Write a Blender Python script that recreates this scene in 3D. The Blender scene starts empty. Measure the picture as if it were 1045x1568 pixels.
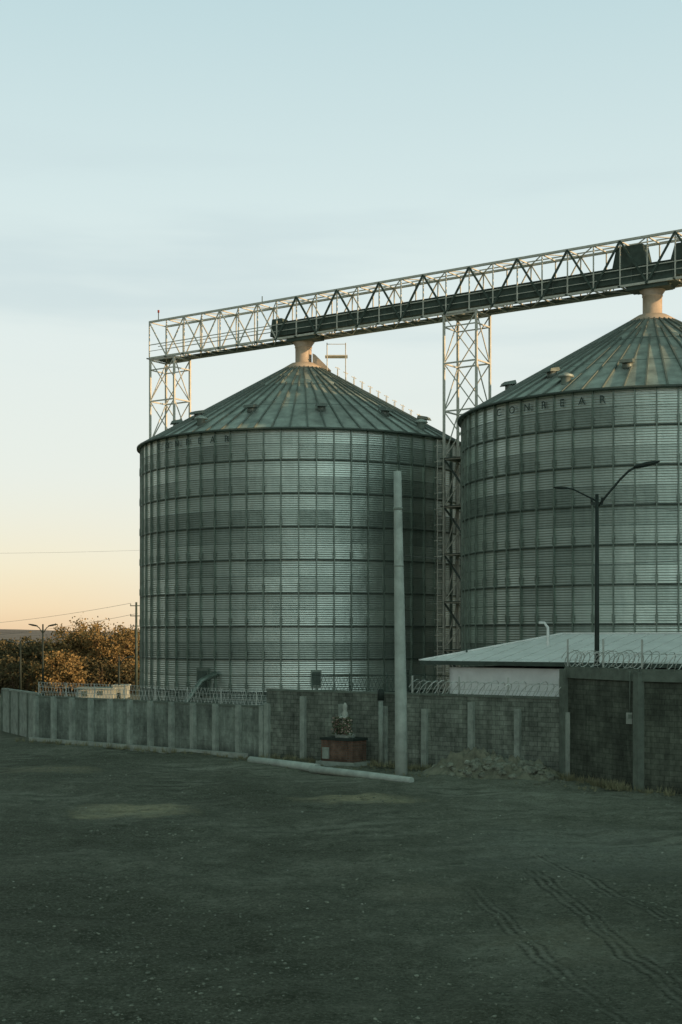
import bpy, math, random
from mathutils import Vector, Matrix, noise
random.seed(7)
scene = bpy.context.scene
EYE = 5.7

# ------------------------------------------------------------------ helpers
class NT:
    def __init__(s, tree):
        s.t = tree; s.n = tree.nodes; s.l = tree.links
    def node(s, typ, **kw):
        nd = s.n.new(typ)
        for k, v in kw.items(): setattr(nd, k, v)
        return nd
    def put(s, sock, v):
        if isinstance(v, bpy.types.NodeSocket): s.l.new(v, sock)
        else: sock.default_value = v
    def math(s, op, a, b=None, c=None, clamp=False):
        nd = s.node('ShaderNodeMath', operation=op); nd.use_clamp = clamp
        s.put(nd.inputs[0], a)
        if b is not None: s.put(nd.inputs[1], b)
        if c is not None: s.put(nd.inputs[2], c)
        return nd.outputs[0]
    def mix(s, f, a, b, blend='MIX'):
        nd = s.node('ShaderNodeMix', data_type='RGBA', blend_type=blend)
        s.put(nd.inputs[0], f)
        for i, v in ((6, a), (7, b)):
            if isinstance(v, tuple) and len(v) == 3: v = (*v, 1)
            s.put(nd.inputs[i], v)
        return nd.outputs[2]
    def noise(s, vec, scale, detail=4, rough=0.6):
        nd = s.node('ShaderNodeTexNoise'); s.l.new(vec, nd.inputs['Vector'])
        nd.inputs['Scale'].default_value = scale
        nd.inputs['Detail'].default_value = detail
        nd.inputs['Roughness'].default_value = rough
        return nd.outputs['Fac']
    def ramp(s, f, stops, interp='LINEAR'):
        nd = s.node('ShaderNodeValToRGB'); s.l.new(f, nd.inputs[0])
        cr = nd.color_ramp; cr.interpolation = interp
        while len(cr.elements) < len(stops): cr.elements.new(0.5)
        for e, (p, c) in zip(cr.elements, stops):
            e.position = p
            e.color = (*c, 1) if isinstance(c, tuple) else (c, c, c, 1)
        return nd.outputs[0]
    def mr(s, v, a, b, c=0.0, d=1.0, smooth=False):
        nd = s.node('ShaderNodeMapRange'); nd.clamp = True
        if smooth: nd.interpolation_type = 'SMOOTHSTEP'
        s.put(nd.inputs[0], v)
        for i, x in enumerate((a, b, c, d)): nd.inputs[i+1].default_value = x
        return nd.outputs[0]

def newmat(name):
    m = bpy.data.materials.new(name); m.use_nodes = True
    nt = NT(m.node_tree)
    return m, nt, m.node_tree.nodes['Principled BSDF']

def mat(name, col, rough=0.7, metal=0.0, nscale=1.0, namt=0.25, bump=0.0, bscale=None, spec=0.3, dark=None):
    m, nt, b = newmat(name)
    tc = nt.node('ShaderNodeTexCoord').outputs['Object']
    n = nt.noise(tc, nscale, 6, 0.65)
    lo = dark if dark else tuple(c*(1-namt) for c in col)
    hi = tuple(min(1, c*(1+namt)) for c in col)
    f = nt.mr(n, 0.3, 0.7)
    nt.put(b.inputs['Base Color'], nt.mix(f, lo, hi))
    b.inputs['Roughness'].default_value = rough
    b.inputs['Metallic'].default_value = metal
    b.inputs['Specular IOR Level'].default_value = spec
    if bump:
        bn = nt.node('ShaderNodeBump'); bn.inputs['Strength'].default_value = bump
        bn.inputs['Distance'].default_value = 0.05
        nt.put(bn.inputs['Height'], nt.noise(tc, bscale or nscale*6, 6, 0.7))
        nt.put(b.inputs['Normal'], bn.outputs[0])
    return m

def srgb(r, g, b):
    f = lambda c: (c/255/12.92) if c/255 <= 0.04045 else ((c/255+0.055)/1.055)**2.4
    return (f(r), f(g), f(b))

class MB:
    def __init__(s): s.v = []; s.f = []; s.m = []; s.uv = []; s.sm = []
    def face(s, idx, m=0, uv=None, smooth=False):
        s.f.append(tuple(idx)); s.m.append(m); s.uv.append(uv); s.sm.append(smooth)
    def hexa(s, pts, m=0):
        o = len(s.v); s.v += [tuple(p) for p in pts]
        for q in ((0,3,2,1),(4,5,6,7),(0,1,5,4),(1,2,6,5),(2,3,7,6),(3,0,4,7)):
            s.face([o+i for i in q], m)
    def box(s, c, size, ax=(1,0,0), m=0):
        ax = Vector(ax).normalized(); ay = Vector((0,0,1)).cross(ax).normalized(); az = Vector((0,0,1))
        c = Vector(c); a = ax*size[0]/2; b = ay*size[1]/2; h = az*size[2]/2
        s.hexa([c-a-b-h, c+a-b-h, c+a+b-h, c-a+b-h, c-a-b+h, c+a-b+h, c+a+b+h, c-a+b+h], m)
    def beam(s, p, q, w=0.1, h=None, m=0, up=(0,0,1)):
        h = h or w; p = Vector(p); q = Vector(q); d = (q-p)
        if d.length < 1e-6: return
        d.normalize(); up = Vector(up)
        if abs(d.dot(up)) > 0.98: up = Vector((0.577,0.817,0))
        a = d.cross(up).normalized()*w/2; b = a.cross(d).normalized()*h/2
        s.hexa([p-a-b, p+a-b, p+a+b, p-a+b, q-a-b, q+a-b, q+a+b, q-a+b], m)
    def tube(s, pts, rad, n=8, m=0, caps=True):
        pts = [Vector(p) for p in pts]
        if not isinstance(rad, (list, tuple)): rad = [rad]*len(pts)
        o = len(s.v); last = None
        for i, p in enumerate(pts):
            d = (pts[min(i+1, len(pts)-1)] - pts[max(i-1, 0)]).normalized()
            if last is None:
                a = d.orthogonal().normalized()
            else:
                a = (last - d*last.dot(d)); a = a.normalized() if a.length > 1e-5 else d.orthogonal().normalized()
            last = a; b = d.cross(a)
            for k in range(n):
                t = 2*math.pi*k/n
                s.v.append(tuple(p + (a*math.cos(t)+b*math.sin(t))*rad[i]))
        for i in range(len(pts)-1):
            for k in range(n):
                k2 = (k+1) % n
                s.face((o+i*n+k, o+i*n+k2, o+(i+1)*n+k2, o+(i+1)*n+k), m, None, n > 4)
        if caps:
            s.face([o+k for k in range(n)][::-1], m); e = o+(len(pts)-1)*n
            s.face([e+k for k in range(n)], m)
    def lathe(s, c, prof, n=64, m=0, smooth=True, R=None):
        o = len(s.v); cx, cy = c
        for (r, z) in prof:
            for k in range(n):
                t = 2*math.pi*k/n
                s.v.append((cx+r*math.cos(t), cy+r*math.sin(t), z))
        for i in range(len(prof)-1):
            for k in range(n):
                k2 = (k+1) % n
                Rr = R or prof[i][0]
                u0 = 2*math.pi*k/n*Rr; u1 = 2*math.pi*(k+1)/n*Rr
                z0 = prof[i][1]; z1 = prof[i+1][1]
                s.face((o+i*n+k, o+i*n+k2, o+(i+1)*n+k2, o+(i+1)*n+k), m, [(u0,z0),(u1,z0),(u1,z1),(u0,z1)], smooth)
    def obj(s, name, mats):
        me = bpy.data.meshes.new(name)
        me.from_pydata(s.v, [], s.f)
        for mm in mats: me.materials.append(mm)
        uvl = me.uv_layers.new(name='UVMap')
        me.polygons.foreach_set('material_index', s.m)
        me.polygons.foreach_set('use_smooth', s.sm)
        li = 0
        for f, uv in zip(s.f, s.uv):
            if uv:
                for k, c in enumerate(uv): uvl.data[li+k].uv = c
            li += len(f)
        me.update()
        ob = bpy.data.objects.new(name, me); scene.collection.objects.link(ob)
        return ob

# ------------------------------------------------------------------ world
w = bpy.data.worlds.new("World"); scene.world = w; w.use_nodes = True
nt = NT(w.node_tree); w.node_tree.nodes.clear()
SAZ, SEL = math.radians(-24), math.radians(8)
sunv = Vector((math.cos(SEL)*math.cos(SAZ), math.cos(SEL)*math.sin(SAZ), math.sin(SEL)))
sky = nt.node('ShaderNodeTexSky', sky_type='NISHITA'); sky.sun_disc = False
sky.sun_elevation = SEL; sky.sun_rotation = math.radians(114)
tc = nt.node('ShaderNodeTexCoord').outputs['Generated']
sp = nt.node('ShaderNodeSeparateXYZ'); nt.l.new(tc, sp.inputs[0])
X, Y, Z = sp.outputs
base = nt.ramp(Z, [(0.0, srgb(233,226,204)), (0.05, srgb(232,231,216)), (0.11, srgb(227,232,224)), (0.2, srgb(221,231,228)),
                   (0.29, srgb(209,226,226)), (0.41, srgb(188,213,217)), (0.6, srgb(150,182,172)), (1.0, srgb(122,156,144))])
warm = nt.ramp(Z, [(0.0, srgb(230,198,160)), (0.02, srgb(238,215,178)), (0.05, srgb(239,227,195)), (0.12, srgb(231,231,215)), (1.0, srgb(200,215,215))])
fx = nt.mr(X, 0.02, -0.22, 0, 1, True)
fz = nt.mr(Z, 0.13, 0.0, 0, 1, True)
col = nt.mix(nt.math('MULTIPLY', fx, fz), base, warm)
mp = nt.node('ShaderNodeMapping'); nt.l.new(tc, mp.inputs[0]); mp.inputs['Scale'].default_value = (2.2, 2.2, 16)
mp.inputs['Rotation'].default_value = (0, 0.05, 0)
cn = nt.mr(nt.noise(mp.outputs[0], 1.6, 4, 0.5), 0.46, 0.72, 0, 0.5, True)
band = nt.math('MULTIPLY', nt.mr(Z, 0.14, 0.23, 0, 1, True), nt.mr(Z, 0.36, 0.26, 0, 1, True))
col = nt.mix(nt.math('MULTIPLY', cn, band), col, srgb(191,209,213))
# the sky is brightest round the low sun and over the afterglow in front, darker elsewhere
ht = nt.node('ShaderNodeVectorMath', operation='DOT_PRODUCT'); nt.l.new(tc, ht.inputs[0])
ht.inputs[1].default_value = (math.cos(math.radians(-68)), math.sin(math.radians(-68)), 0)
glow = nt.mr(ht.outputs['Value'], 0.35, 0.97, 0.0, 1.0, True)
front = nt.math('MULTIPLY', nt.mr(Y, 0.1, 0.85, 0.0, 1.0, True), nt.mr(X, 0.32, 0.62, 1.0, 0.12, True))
up = nt.mr(Z, 0.45, 0.8, 0.0, 0.18, True)
dim = nt.math('ADD', nt.math('ADD', nt.math('ADD', 0.35, up), nt.math('MULTIPLY', glow, 1.35)), nt.math('MULTIPLY', front, 0.80))
bg = nt.node('ShaderNodeBackground'); nt.l.new(col, bg.inputs[0]); nt.l.new(dim, bg.inputs[1])
bg2 = nt.node('ShaderNodeBackground'); nt.l.new(sky.outputs[0], bg2.inputs[0]); bg2.inputs[1].default_value = 0.08
mx = nt.node('ShaderNodeMixShader'); mx.inputs[0].default_value = 0.1
nt.l.new(bg.outputs[0], mx.inputs[1]); nt.l.new(bg2.outputs[0], mx.inputs[2])
out = nt.node('ShaderNodeOutputWorld'); nt.l.new(mx.outputs[0], out.inputs[0])

sd = bpy.data.lights.new('sun', 'SUN'); sd.energy = 4.6; sd.angle = math.radians(0.5); sd.color = (1.0, 0.66, 0.37)
so = bpy.data.objects.new('sun', sd); scene.collection.objects.link(so)
so.rotation_mode = 'QUATERNION'; so.rotation_quaternion = sunv.to_track_quat('Z', 'Y'); so.location = (80, -60, 60)

# ------------------------------------------------------------------ camera
cd = bpy.data.cameras.new('camera'); cam = bpy.data.objects.new('camera', cd); scene.collection.objects.link(cam)
cam.location = (0, 0, EYE); cam.rotation_euler = (math.radians(90), 0, 0)
cd.sensor_fit = 'VERTICAL'; cd.sensor_height = 36; cd.lens = 50; cd.shift_y = 191/1568; cd.clip_end = 9000; cd.clip_start = 0.3
scene.camera = cam
scene.view_settings.view_transform = 'Standard'; scene.view_settings.look = 'None'; scene.view_settings.exposure = 0

# ------------------------------------------------------------------ materials
def silo_mat():
    m, nt, b = newmat('galvanised_corrugated_sheet')
    uv = nt.node('ShaderNodeUVMap').outputs[0]
    s = nt.node('ShaderNodeSeparateXYZ'); nt.l.new(uv, s.inputs[0])
    u, v = s.outputs[0], s.outputs[1]
    pw = 2*math.pi*12.2/64
    row = nt.math('FLOOR', nt.math('DIVIDE', nt.math('SUBTRACT', v, 19.86 - 2.24*9 + 0.0), 1.12))
    off = nt.math('MULTIPLY', nt.math('MODULO', row, 2), 1.0)
    colu = nt.math('FLOOR', nt.math('DIVIDE', nt.math('ADD', nt.math('DIVIDE', u, pw), off), 2.0))
    cv = nt.node('ShaderNodeCombineXYZ'); nt.l.new(colu, cv.inputs[0]); nt.l.new(row, cv.inputs[1])
    wn = nt.node('ShaderNodeTexWhiteNoise', noise_dimensions='2D'); nt.l.new(cv.outputs[0], wn.inputs['Vector'])
    wr = nt.node('ShaderNodeTexWhiteNoise', noise_dimensions='1D'); nt.l.new(row, wr.inputs['W'])
    tc = nt.node('ShaderNodeTexCoord').outputs['Object']
    n1 = nt.noise(tc, 0.35, 5)
    mpn = nt.node('ShaderNodeMapping'); nt.l.new(tc, mpn.inputs[0]); mpn.inputs['Scale'].default_value = (3, 3, 0.25)
    n2 = nt.noise(mpn.outputs[0], 1.0, 5)
    n6 = nt.noise(tc, 2.2, 6, 0.75)
    val = nt.math('ADD', nt.math('MULTIPLY', wn.outputs[0], 0.24), nt.math('MULTIPLY', wr.outputs[0], 0.42))
    val = nt.math('ADD', val, nt.math('MULTIPLY', n1, 0.25))
    val = nt.math('ADD', val, nt.math('MULTIPLY', n6, 0.24))
    val = nt.math('ADD', val, nt.math('MULTIPLY', n2, 0.24))
    fr = nt.math('FRACT', nt.math('DIVIDE', nt.math('SUBTRACT', v, 19.86 - 2.24*9), 2.24))
    val = nt.math('SUBTRACT', val, nt.mr(fr, 0.82, 1.0, 0, 0.25))
    c = nt.ramp(val, [(0.28, (0.145,0.185,0.16)), (0.98, (0.58,0.655,0.59))])
    nt.put(b.inputs['Base Color'], c)
    b.inputs['Metallic'].default_value = 0.86
    nt.put(b.inputs['Roughness'], nt.mr(val, 0.3, 0.95, 0.48, 0.34))
    h = nt.math('SINE', nt.math('MULTIPLY', v, 2*math.pi/0.15))
    bn = nt.node('ShaderNodeBump'); bn.inputs['Strength'].default_value = 0.6; bn.inputs['Distance'].default_value = 0.012
    h2 = nt.math('ADD', h, nt.math('MULTIPLY', nt.noise(tc, 0.9, 3), 8.0))
    nt.put(bn.inputs['Height'], h2); nt.put(b.inputs['Normal'], bn.outputs[0])
    return m
M_SILO = silo_mat()
M_STIFF = mat('silo_stiffener_steel', (0.19,0.24,0.205), 0.5, 0.7, 2, 0.3)
M_RING = mat('silo_seam_steel', (0.10,0.13,0.11), 0.6, 0.4, 2, 0.2)
M_ROOF = mat('silo_roof_steel', (0.37,0.43,0.385), 0.5, 0.35, 0.9, 0.4, 0.1, 5)
M_RIB = mat('silo_roof_rib', (0.17,0.205,0.18), 0.5, 0.3, 2, 0.2)
M_PIPE = mat('painted_pipe', (0.52,0.42,0.31), 0.6, 0.0, 3, 0.15)
M_INK = mat('lettering_paint', (0.05,0.075,0.065), 0.7)
M_DARK = mat('dark_and_shaded_steel', (0.075,0.105,0.087), 0.6, 0.1, 2, 0.3)
M_TRUSS = mat('galvanised_truss_steel', (0.60,0.60,0.52), 0.6, 0.05, 4, 0.2)
M_CONC = mat('pale_concrete', (0.37,0.41,0.36), 0.9, 0, 2.5, 0.25, 0.3)
M_POLE = mat('pole_concrete', (0.46,0.53,0.475), 0.85, 0, 1.5, 0.25, 0.3)
M_BLACK = mat('black_iron', (0.035,0.05,0.042), 0.6, 0.2)
M_WIRE = mat('fence_wire', (0.58,0.62,0.57), 0.45, 0.2)
M_CABLE = mat('cable', (0.12,0.13,0.12), 0.6)
M_WHITE = mat('white_plaster', (0.82,0.85,0.82), 0.85, 0, 1.2, 0.10, 0.2)
M_SHEET = mat('white_roof_sheet', (0.85,0.87,0.84), 0.7, 0.0, 0.8, 0.12)
M_SEAM = mat('roof_sheet_seam', (0.66,0.69,0.66), 0.7, 0.0, 0.8, 0.12)

def wall_mat(name, c1, c2, mortar, bw=0.4, bh=0.2, stain=0.5):
    m, nt, b = newmat(name)
    tc = nt.node('ShaderNodeTexCoord').outputs['Object']
    s = nt.node('ShaderNodeSeparateXYZ'); nt.l.new(tc, s.inputs[0])
    u = nt.math('SUBTRACT', nt.math('MULTIPLY', s.outputs[0], 0.8), nt.math('MULTIPLY', s.outputs[1], 0.6))
    cv = nt.node('ShaderNodeCombineXYZ'); nt.l.new(u, cv.inputs[0]); nt.l.new(s.outputs[2], cv.inputs[1])
    br = nt.node('ShaderNodeTexBrick'); nt.l.new(cv.outputs[0], br.inputs['Vector'])
    br.inputs['Color1'].default_value = (*c1, 1); br.inputs['Color2'].default_value = (*c2, 1)
    br.inputs['Mortar'].default_value = (*mortar, 1); br.inputs['Scale'].default_value = 1
    br.inputs['Brick Width'].default_value = bw; br.inputs['Row Height'].default_value = bh
    br.inputs['Mortar Size'].default_value = 0.012; br.inputs['Bias'].default_value = -0.1
    n = nt.noise(tc, 0.6, 6, 0.7)
    n2 = nt.noise(tc, 6, 4, 0.6)
    mpn = nt.node('ShaderNodeMapping'); nt.l.new(tc, mpn.inputs[0]); mpn.inputs['Scale'].default_value = (3, 3, 0.35)
    n7 = nt.noise(mpn.outputs[0], 1.2, 5, 0.7)
    k = nt.mr(n, 0.35, 0.7, 1-stain, 1.3)
    k = nt.math('MULTIPLY', k, nt.mr(n2, 0.3, 0.7, 0.8, 1.15))
    k = nt.math('MULTIPLY', k, nt.mr(n7, 0.35, 0.65, 0.7, 1.15))
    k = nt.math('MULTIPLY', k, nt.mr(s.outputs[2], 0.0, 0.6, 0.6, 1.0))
    cc = nt.node('ShaderNodeCombineXYZ')
    for i in range(3): nt.l.new(k, cc.inputs[i])
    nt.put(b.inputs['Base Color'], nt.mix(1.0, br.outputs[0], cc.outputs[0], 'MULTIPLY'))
    b.inputs['Roughness'].default_value = 0.92; b.inputs['Specular IOR Level'].default_value = 0.2
    bn = nt.node('ShaderNodeBump'); bn.inputs['Strength'].default_value = 0.5; bn.inputs['Distance'].default_value = 0.03
    nt.put(bn.inputs['Height'], nt.math('ADD', nt.math('MULTIPLY', br.outputs['Fac'], -1.0), n2))
    nt.put(b.inputs['Normal'], bn.outputs[0])
    return m
M_BLOCK = wall_mat('concrete_block', (0.21,0.245,0.20), (0.29,0.33,0.275), (0.14,0.165,0.135))
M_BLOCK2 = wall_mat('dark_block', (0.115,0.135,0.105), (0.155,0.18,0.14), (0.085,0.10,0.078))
M_PANEL = wall_mat('wall_panel', (0.25,0.30,0.255), (0.29,0.345,0.295), (0.22,0.27,0.225), 2.5, 0.6)
M_PIL = mat('pilaster_concrete', (0.31,0.36,0.31), 0.9, 0, 2, 0.35, 0.4)
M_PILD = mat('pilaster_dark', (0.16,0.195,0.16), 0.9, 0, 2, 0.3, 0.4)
M_BRICK = wall_mat('red_brick', (0.25,0.145,0.10), (0.19,0.12,0.085), (0.17,0.16,0.135), 0.22, 0.08)

# ------------------------------------------------------------------ ground
def ground_mat():
    m, nt, b = newmat('packed_dirt')
    tc = nt.node('ShaderNodeTexCoord').outputs['Object']
    s = nt.node('ShaderNodeSeparateXYZ'); nt.l.new(tc, s.inputs[0])
    x, y = s.outputs[0], s.outputs[1]
    n1 = nt.noise(tc, 0.11, 5, 0.6); n2 = nt.noise(tc, 0.8, 8, 0.7); n3 = nt.noise(tc, 6, 6, 0.8); n4 = nt.noise(tc, 15, 3, 0.8)
    n8 = nt.noise(tc, 2.4, 6, 0.75)
    v = nt.math('MULTIPLY', nt.mr(n1, 0.35, 0.65), 0.28)
    v = nt.math('ADD', v, nt.math('MULTIPLY', nt.mr(n2, 0.3, 0.7), 0.26))
    v = nt.math('ADD', v, nt.math('MULTIPLY', nt.mr(n8, 0.3, 0.7), 0.20))
    v = nt.math('ADD', v, nt.math('MULTIPLY', nt.mr(n3, 0.3, 0.7), 0.26))
    v = nt.math('ADD', v, nt.math('MULTIPLY', nt.mr(x, -6, 7, 0, 1, True), 0.13))
    v = nt.math('ADD', v, nt.math('MULTIPLY', nt.mr(y, 23, 42, 0, 1, True), 0.10))
    c = nt.ramp(v, [(0.28, (0.080,0.088,0.058)), (0.60, (0.185,0.20,0.148)), (1.0, (0.46,0.48,0.38))])
    c = nt.mix(nt.mr(n4, 0.54, 0.70, 0, 0.7), c, (0.42,0.44,0.35))
    c = nt.mix(nt.mr(n4, 0.46, 0.32, 0, 0.75), c, (0.045,0.052,0.034))
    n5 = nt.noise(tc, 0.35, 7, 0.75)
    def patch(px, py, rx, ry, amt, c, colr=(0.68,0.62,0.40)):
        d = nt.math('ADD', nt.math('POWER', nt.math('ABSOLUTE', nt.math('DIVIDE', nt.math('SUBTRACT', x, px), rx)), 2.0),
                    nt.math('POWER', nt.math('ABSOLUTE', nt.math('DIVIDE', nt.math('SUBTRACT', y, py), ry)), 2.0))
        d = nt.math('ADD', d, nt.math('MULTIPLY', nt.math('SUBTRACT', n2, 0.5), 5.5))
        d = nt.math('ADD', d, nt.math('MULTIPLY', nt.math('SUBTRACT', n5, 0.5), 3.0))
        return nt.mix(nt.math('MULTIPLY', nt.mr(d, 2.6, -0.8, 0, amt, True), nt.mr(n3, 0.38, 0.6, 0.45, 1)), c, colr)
    c = patch(-6.9, 46.6, 1.6, 1.4, 0.95, c); c = patch(0.6, 49.8, 1.7, 1.0, 0.9, c)  # patches of low sun on the yard, painted into the dirt colour
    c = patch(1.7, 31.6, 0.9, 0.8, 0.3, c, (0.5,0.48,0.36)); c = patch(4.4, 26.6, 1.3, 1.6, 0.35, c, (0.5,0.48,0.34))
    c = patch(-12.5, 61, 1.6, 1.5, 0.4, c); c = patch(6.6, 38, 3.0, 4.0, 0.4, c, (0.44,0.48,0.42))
    # tyre tracks (worn, partly rubbed out)
    tr = None
    for (x0, y0, sl, wd, per, ya, yb) in ((4.75, 34, -0.062, 0.38, 0.19, 20, 35), (5.9, 33, -0.16, 0.28, 0.19, 20, 37), (3.1, 31, -0.11, 0.28, 0.2, 20, 32)):
        dy = nt.math('SUBTRACT', y, y0)
        ww = nt.math('SUBTRACT', nt.math('SUBTRACT', x, x0), nt.math('MULTIPLY', dy, sl))
        ww = nt.math('ADD', ww, nt.math('MULTIPLY', n2, 0.14)); ww = nt.math('ADD', ww, nt.math('MULTIPLY', n1, 0.9))
        mask = nt.mr(nt.math('ABSOLUTE', nt.math('SUBTRACT', ww, 0.45)), wd, wd*0.6, 0, 1)
        mask = nt.math('MULTIPLY', mask, nt.mr(n5, 0.36, 0.5, 0.15, 1))
        mask = nt.math('MULTIPLY', mask, nt.mr(n2, 0.36, 0.52, 0.25, 1))
        mask = nt.math('MULTIPLY', mask, nt.mr(y, yb+2, yb-2, 0, 1, True))
        lug = nt.math('SINE', nt.math('MULTIPLY', y, 2*math.pi/0.24))
        wv = nt.math('MULTIPLY', nt.math('ADD', nt.math('SINE', nt.math('MULTIPLY', ww, 2*math.pi/per)), nt.math('MULTIPLY', lug, 0.3)), mask)
        tr = wv if tr is None else nt.math('ADD', tr, wv)
    ru = nt.math('ADD', nt.math('SUBTRACT', y, nt.math('MULTIPLY', x, 0.30)), nt.math('MULTIPLY', n1, 7))
    ru = nt.math('ADD', ru, nt.math('MULTIPLY', n2, 0.9))
    rm = nt.math('MULTIPLY', nt.mr(nt.noise(tc, 0.22, 5, 0.7), 0.46, 0.60, 0, 1), 0.75)
    rm = nt.math('MULTIPLY', rm, nt.mr(nt.math('ADD', y, x), 34, 42, 0, 1, True))
    tr = nt.math('ADD', tr, nt.math('MULTIPLY', nt.math('SINE', nt.math('MULTIPLY', ru, 5.0)), rm))
    c = nt.mix(nt.mr(tr, 0.1, 1.0, 0, 0.65), c, (0.045,0.052,0.036))
    c = nt.mix(nt.mr(tr, -0.2, -1.0, 0, 0.42), c, (0.42,0.44,0.36))
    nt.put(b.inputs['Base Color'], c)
    b.inputs['Roughness'].default_value = 0.95; b.inputs['Specular IOR Level'].default_value = 0.15
    bn = nt.node('ShaderNodeBump'); bn.inputs['Strength'].default_value = 1.0; bn.inputs['Distance'].default_value = 0.10
    hh = nt.math('ADD', nt.math('MULTIPLY', n3, 1.8), nt.math('MULTIPLY', n2, 3.0))
    hh = nt.math('ADD', hh, nt.math('MULTIPLY', n8, 1.5))
    hh = nt.math('ADD', hh, nt.math('MULTIPLY', tr, -0.5)); hh = nt.math('ADD', hh, nt.math('MULTIPLY', n4, 0.8))
    nt.put(bn.inputs['Height'], hh); nt.put(b.inputs['Normal'], bn.outputs[0])
    return m
def axis(lo, hi, step, far):
    a = []; v = lo
    while v <= hi: a.append(v); v += step
    ext = []; d = step*2; p = hi
    while p < far: p += d; d *= 1.7; ext.append(p)
    extn = []; d = step*2; p = lo
    while p > -far: p -= d; d *= 1.7; extn.append(p)
    return extn[::-1] + a + ext
gx = axis(-26, 18, 0.25, 5000); gy = axis(15, 86, 0.25, 6000)
def gz(x, y):
    k = max(0, min(1, (x+26)/6, (18-x)/4)) * max(0, min(1, (y-15)/4, (80-y)/6))
    return k*(0.15*noise.noise(Vector((x*0.35, y*0.35, 0))) + 0.07*noise.noise(Vector((x*1.1, y*1.1, 4))) + 0.03*noise.noise(Vector((x*2.6, y*2.6, 7))))
g = MB()
for yy in gy:
    for xx in gx: g.v.append((xx, yy, gz(xx, yy)))
nx = len(gx)
for j in range(len(gy)-1):
    for i in range(nx-1): g.face((j*nx+i, j*nx+i+1, (j+1)*nx+i+1, (j+1)*nx+i), 0, None, True)
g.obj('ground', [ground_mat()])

M_STONE = mat('stone', (0.21,0.23,0.18), 0.9, 0, 3, 0.5)
M_STONEL = mat('pale_stone', (0.44,0.47,0.40), 0.9, 0, 3, 0.3)
ICO = [Vector(p).normalized() for p in [(-1,1.618,0),(1,1.618,0),(-1,-1.618,0),(1,-1.618,0),(0,-1,1.618),(0,1,1.618),(0,-1,-1.618),(0,1,-1.618),(1.618,0,-1),(1.618,0,1),(-1.618,0,-1),(-1.618,0,1)]]
IF = [(0,11,5),(0,5,1),(0,1,7),(0,7,10),(0,10,11),(1,5,9),(5,11,4),(11,10,2),(10,7,6),(7,1,8),(3,9,4),(3,4,2),(3,2,6),(3,6,8),(3,8,9),(4,9,5),(2,4,11),(6,2,10),(8,6,7),(9,8,1)]
def rock(mb, c, r, m=0, flat=0.6):
    o = len(mb.v); sx, sy = random.uniform(.7,1.3), random.uniform(.7,1.3); rz = random.random()*6.3
    for p in ICO:
        q = p*r*random.uniform(0.75,1.2); q = Vector((q.x*sx, q.y*sy, q.z*flat))
        q = Matrix.Rotation(rz, 3, 'Z') @ q
        mb.v.append((c[0]+q.x, c[1]+q.y, c[2]+q.z))
    for f in IF: mb.face([o+i for i in f], m)
gr = MB()
for i in range(8000):
    y = 19 + 55*random.random()**1.6; x = random.uniform(-0.27, 0.27)*y
    if y > 66 - 0.72*x - 3: continue
    if noise.noise(Vector((x*0.3, y*0.3, 9))) < -0.05 and random.random() < .8: continue
    r = random.choice((0.01,0.012,0.015,0.02,0.02,0.035))*(0.9+y/90)
    pale = random.random() < 0.02
    rock(gr, (x, y, gz(x, y)+r*0.1), r*(0.8 if pale else 1), 1 if pale else 0)
gr.obj('gravel', [M_STONE, M_STONEL])

# ------------------------------------------------------------------ silos
R, EAVE = 12.2, 19.86
def letters(mb, text, c, beta, th0, th1, z, size, m):
    n = len(text)
    for i, ch in enumerate(text):
        if ch == ' ': continue
        th = math.radians(th0 + (th1-th0)*i/(n-1)) - beta
        nrm = Vector((math.sin(th), -math.cos(th), 0)); tx = Vector((math.cos(th), math.sin(th), 0))
        cu = bpy.data.curves.new('t', 'FONT'); cu.body = ch; cu.size = size; cu.align_x = 'CENTER'; cu.extrude = 0.01
        ob = bpy.data.objects.new('t', cu); scene.collection.objects.link(ob)
        dg = bpy.context.evaluated_depsgraph_get(); me = ob.evaluated_get(dg).to_mesh()
        o = len(mb.v); org = Vector((c[0], c[1], z)) + nrm*(R+0.14)
        for v in me.vertices: mb.v.append(tuple(org + tx*v.co.x + Vector((0,0,1))*v.co.y + nrm*v.co.z))
        for p in me.polygons: mb.face([o+k for k in p.vertices], m)
        ob.evaluated_get(dg).to_mesh_clear(); bpy.data.objects.remove(ob)

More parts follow.
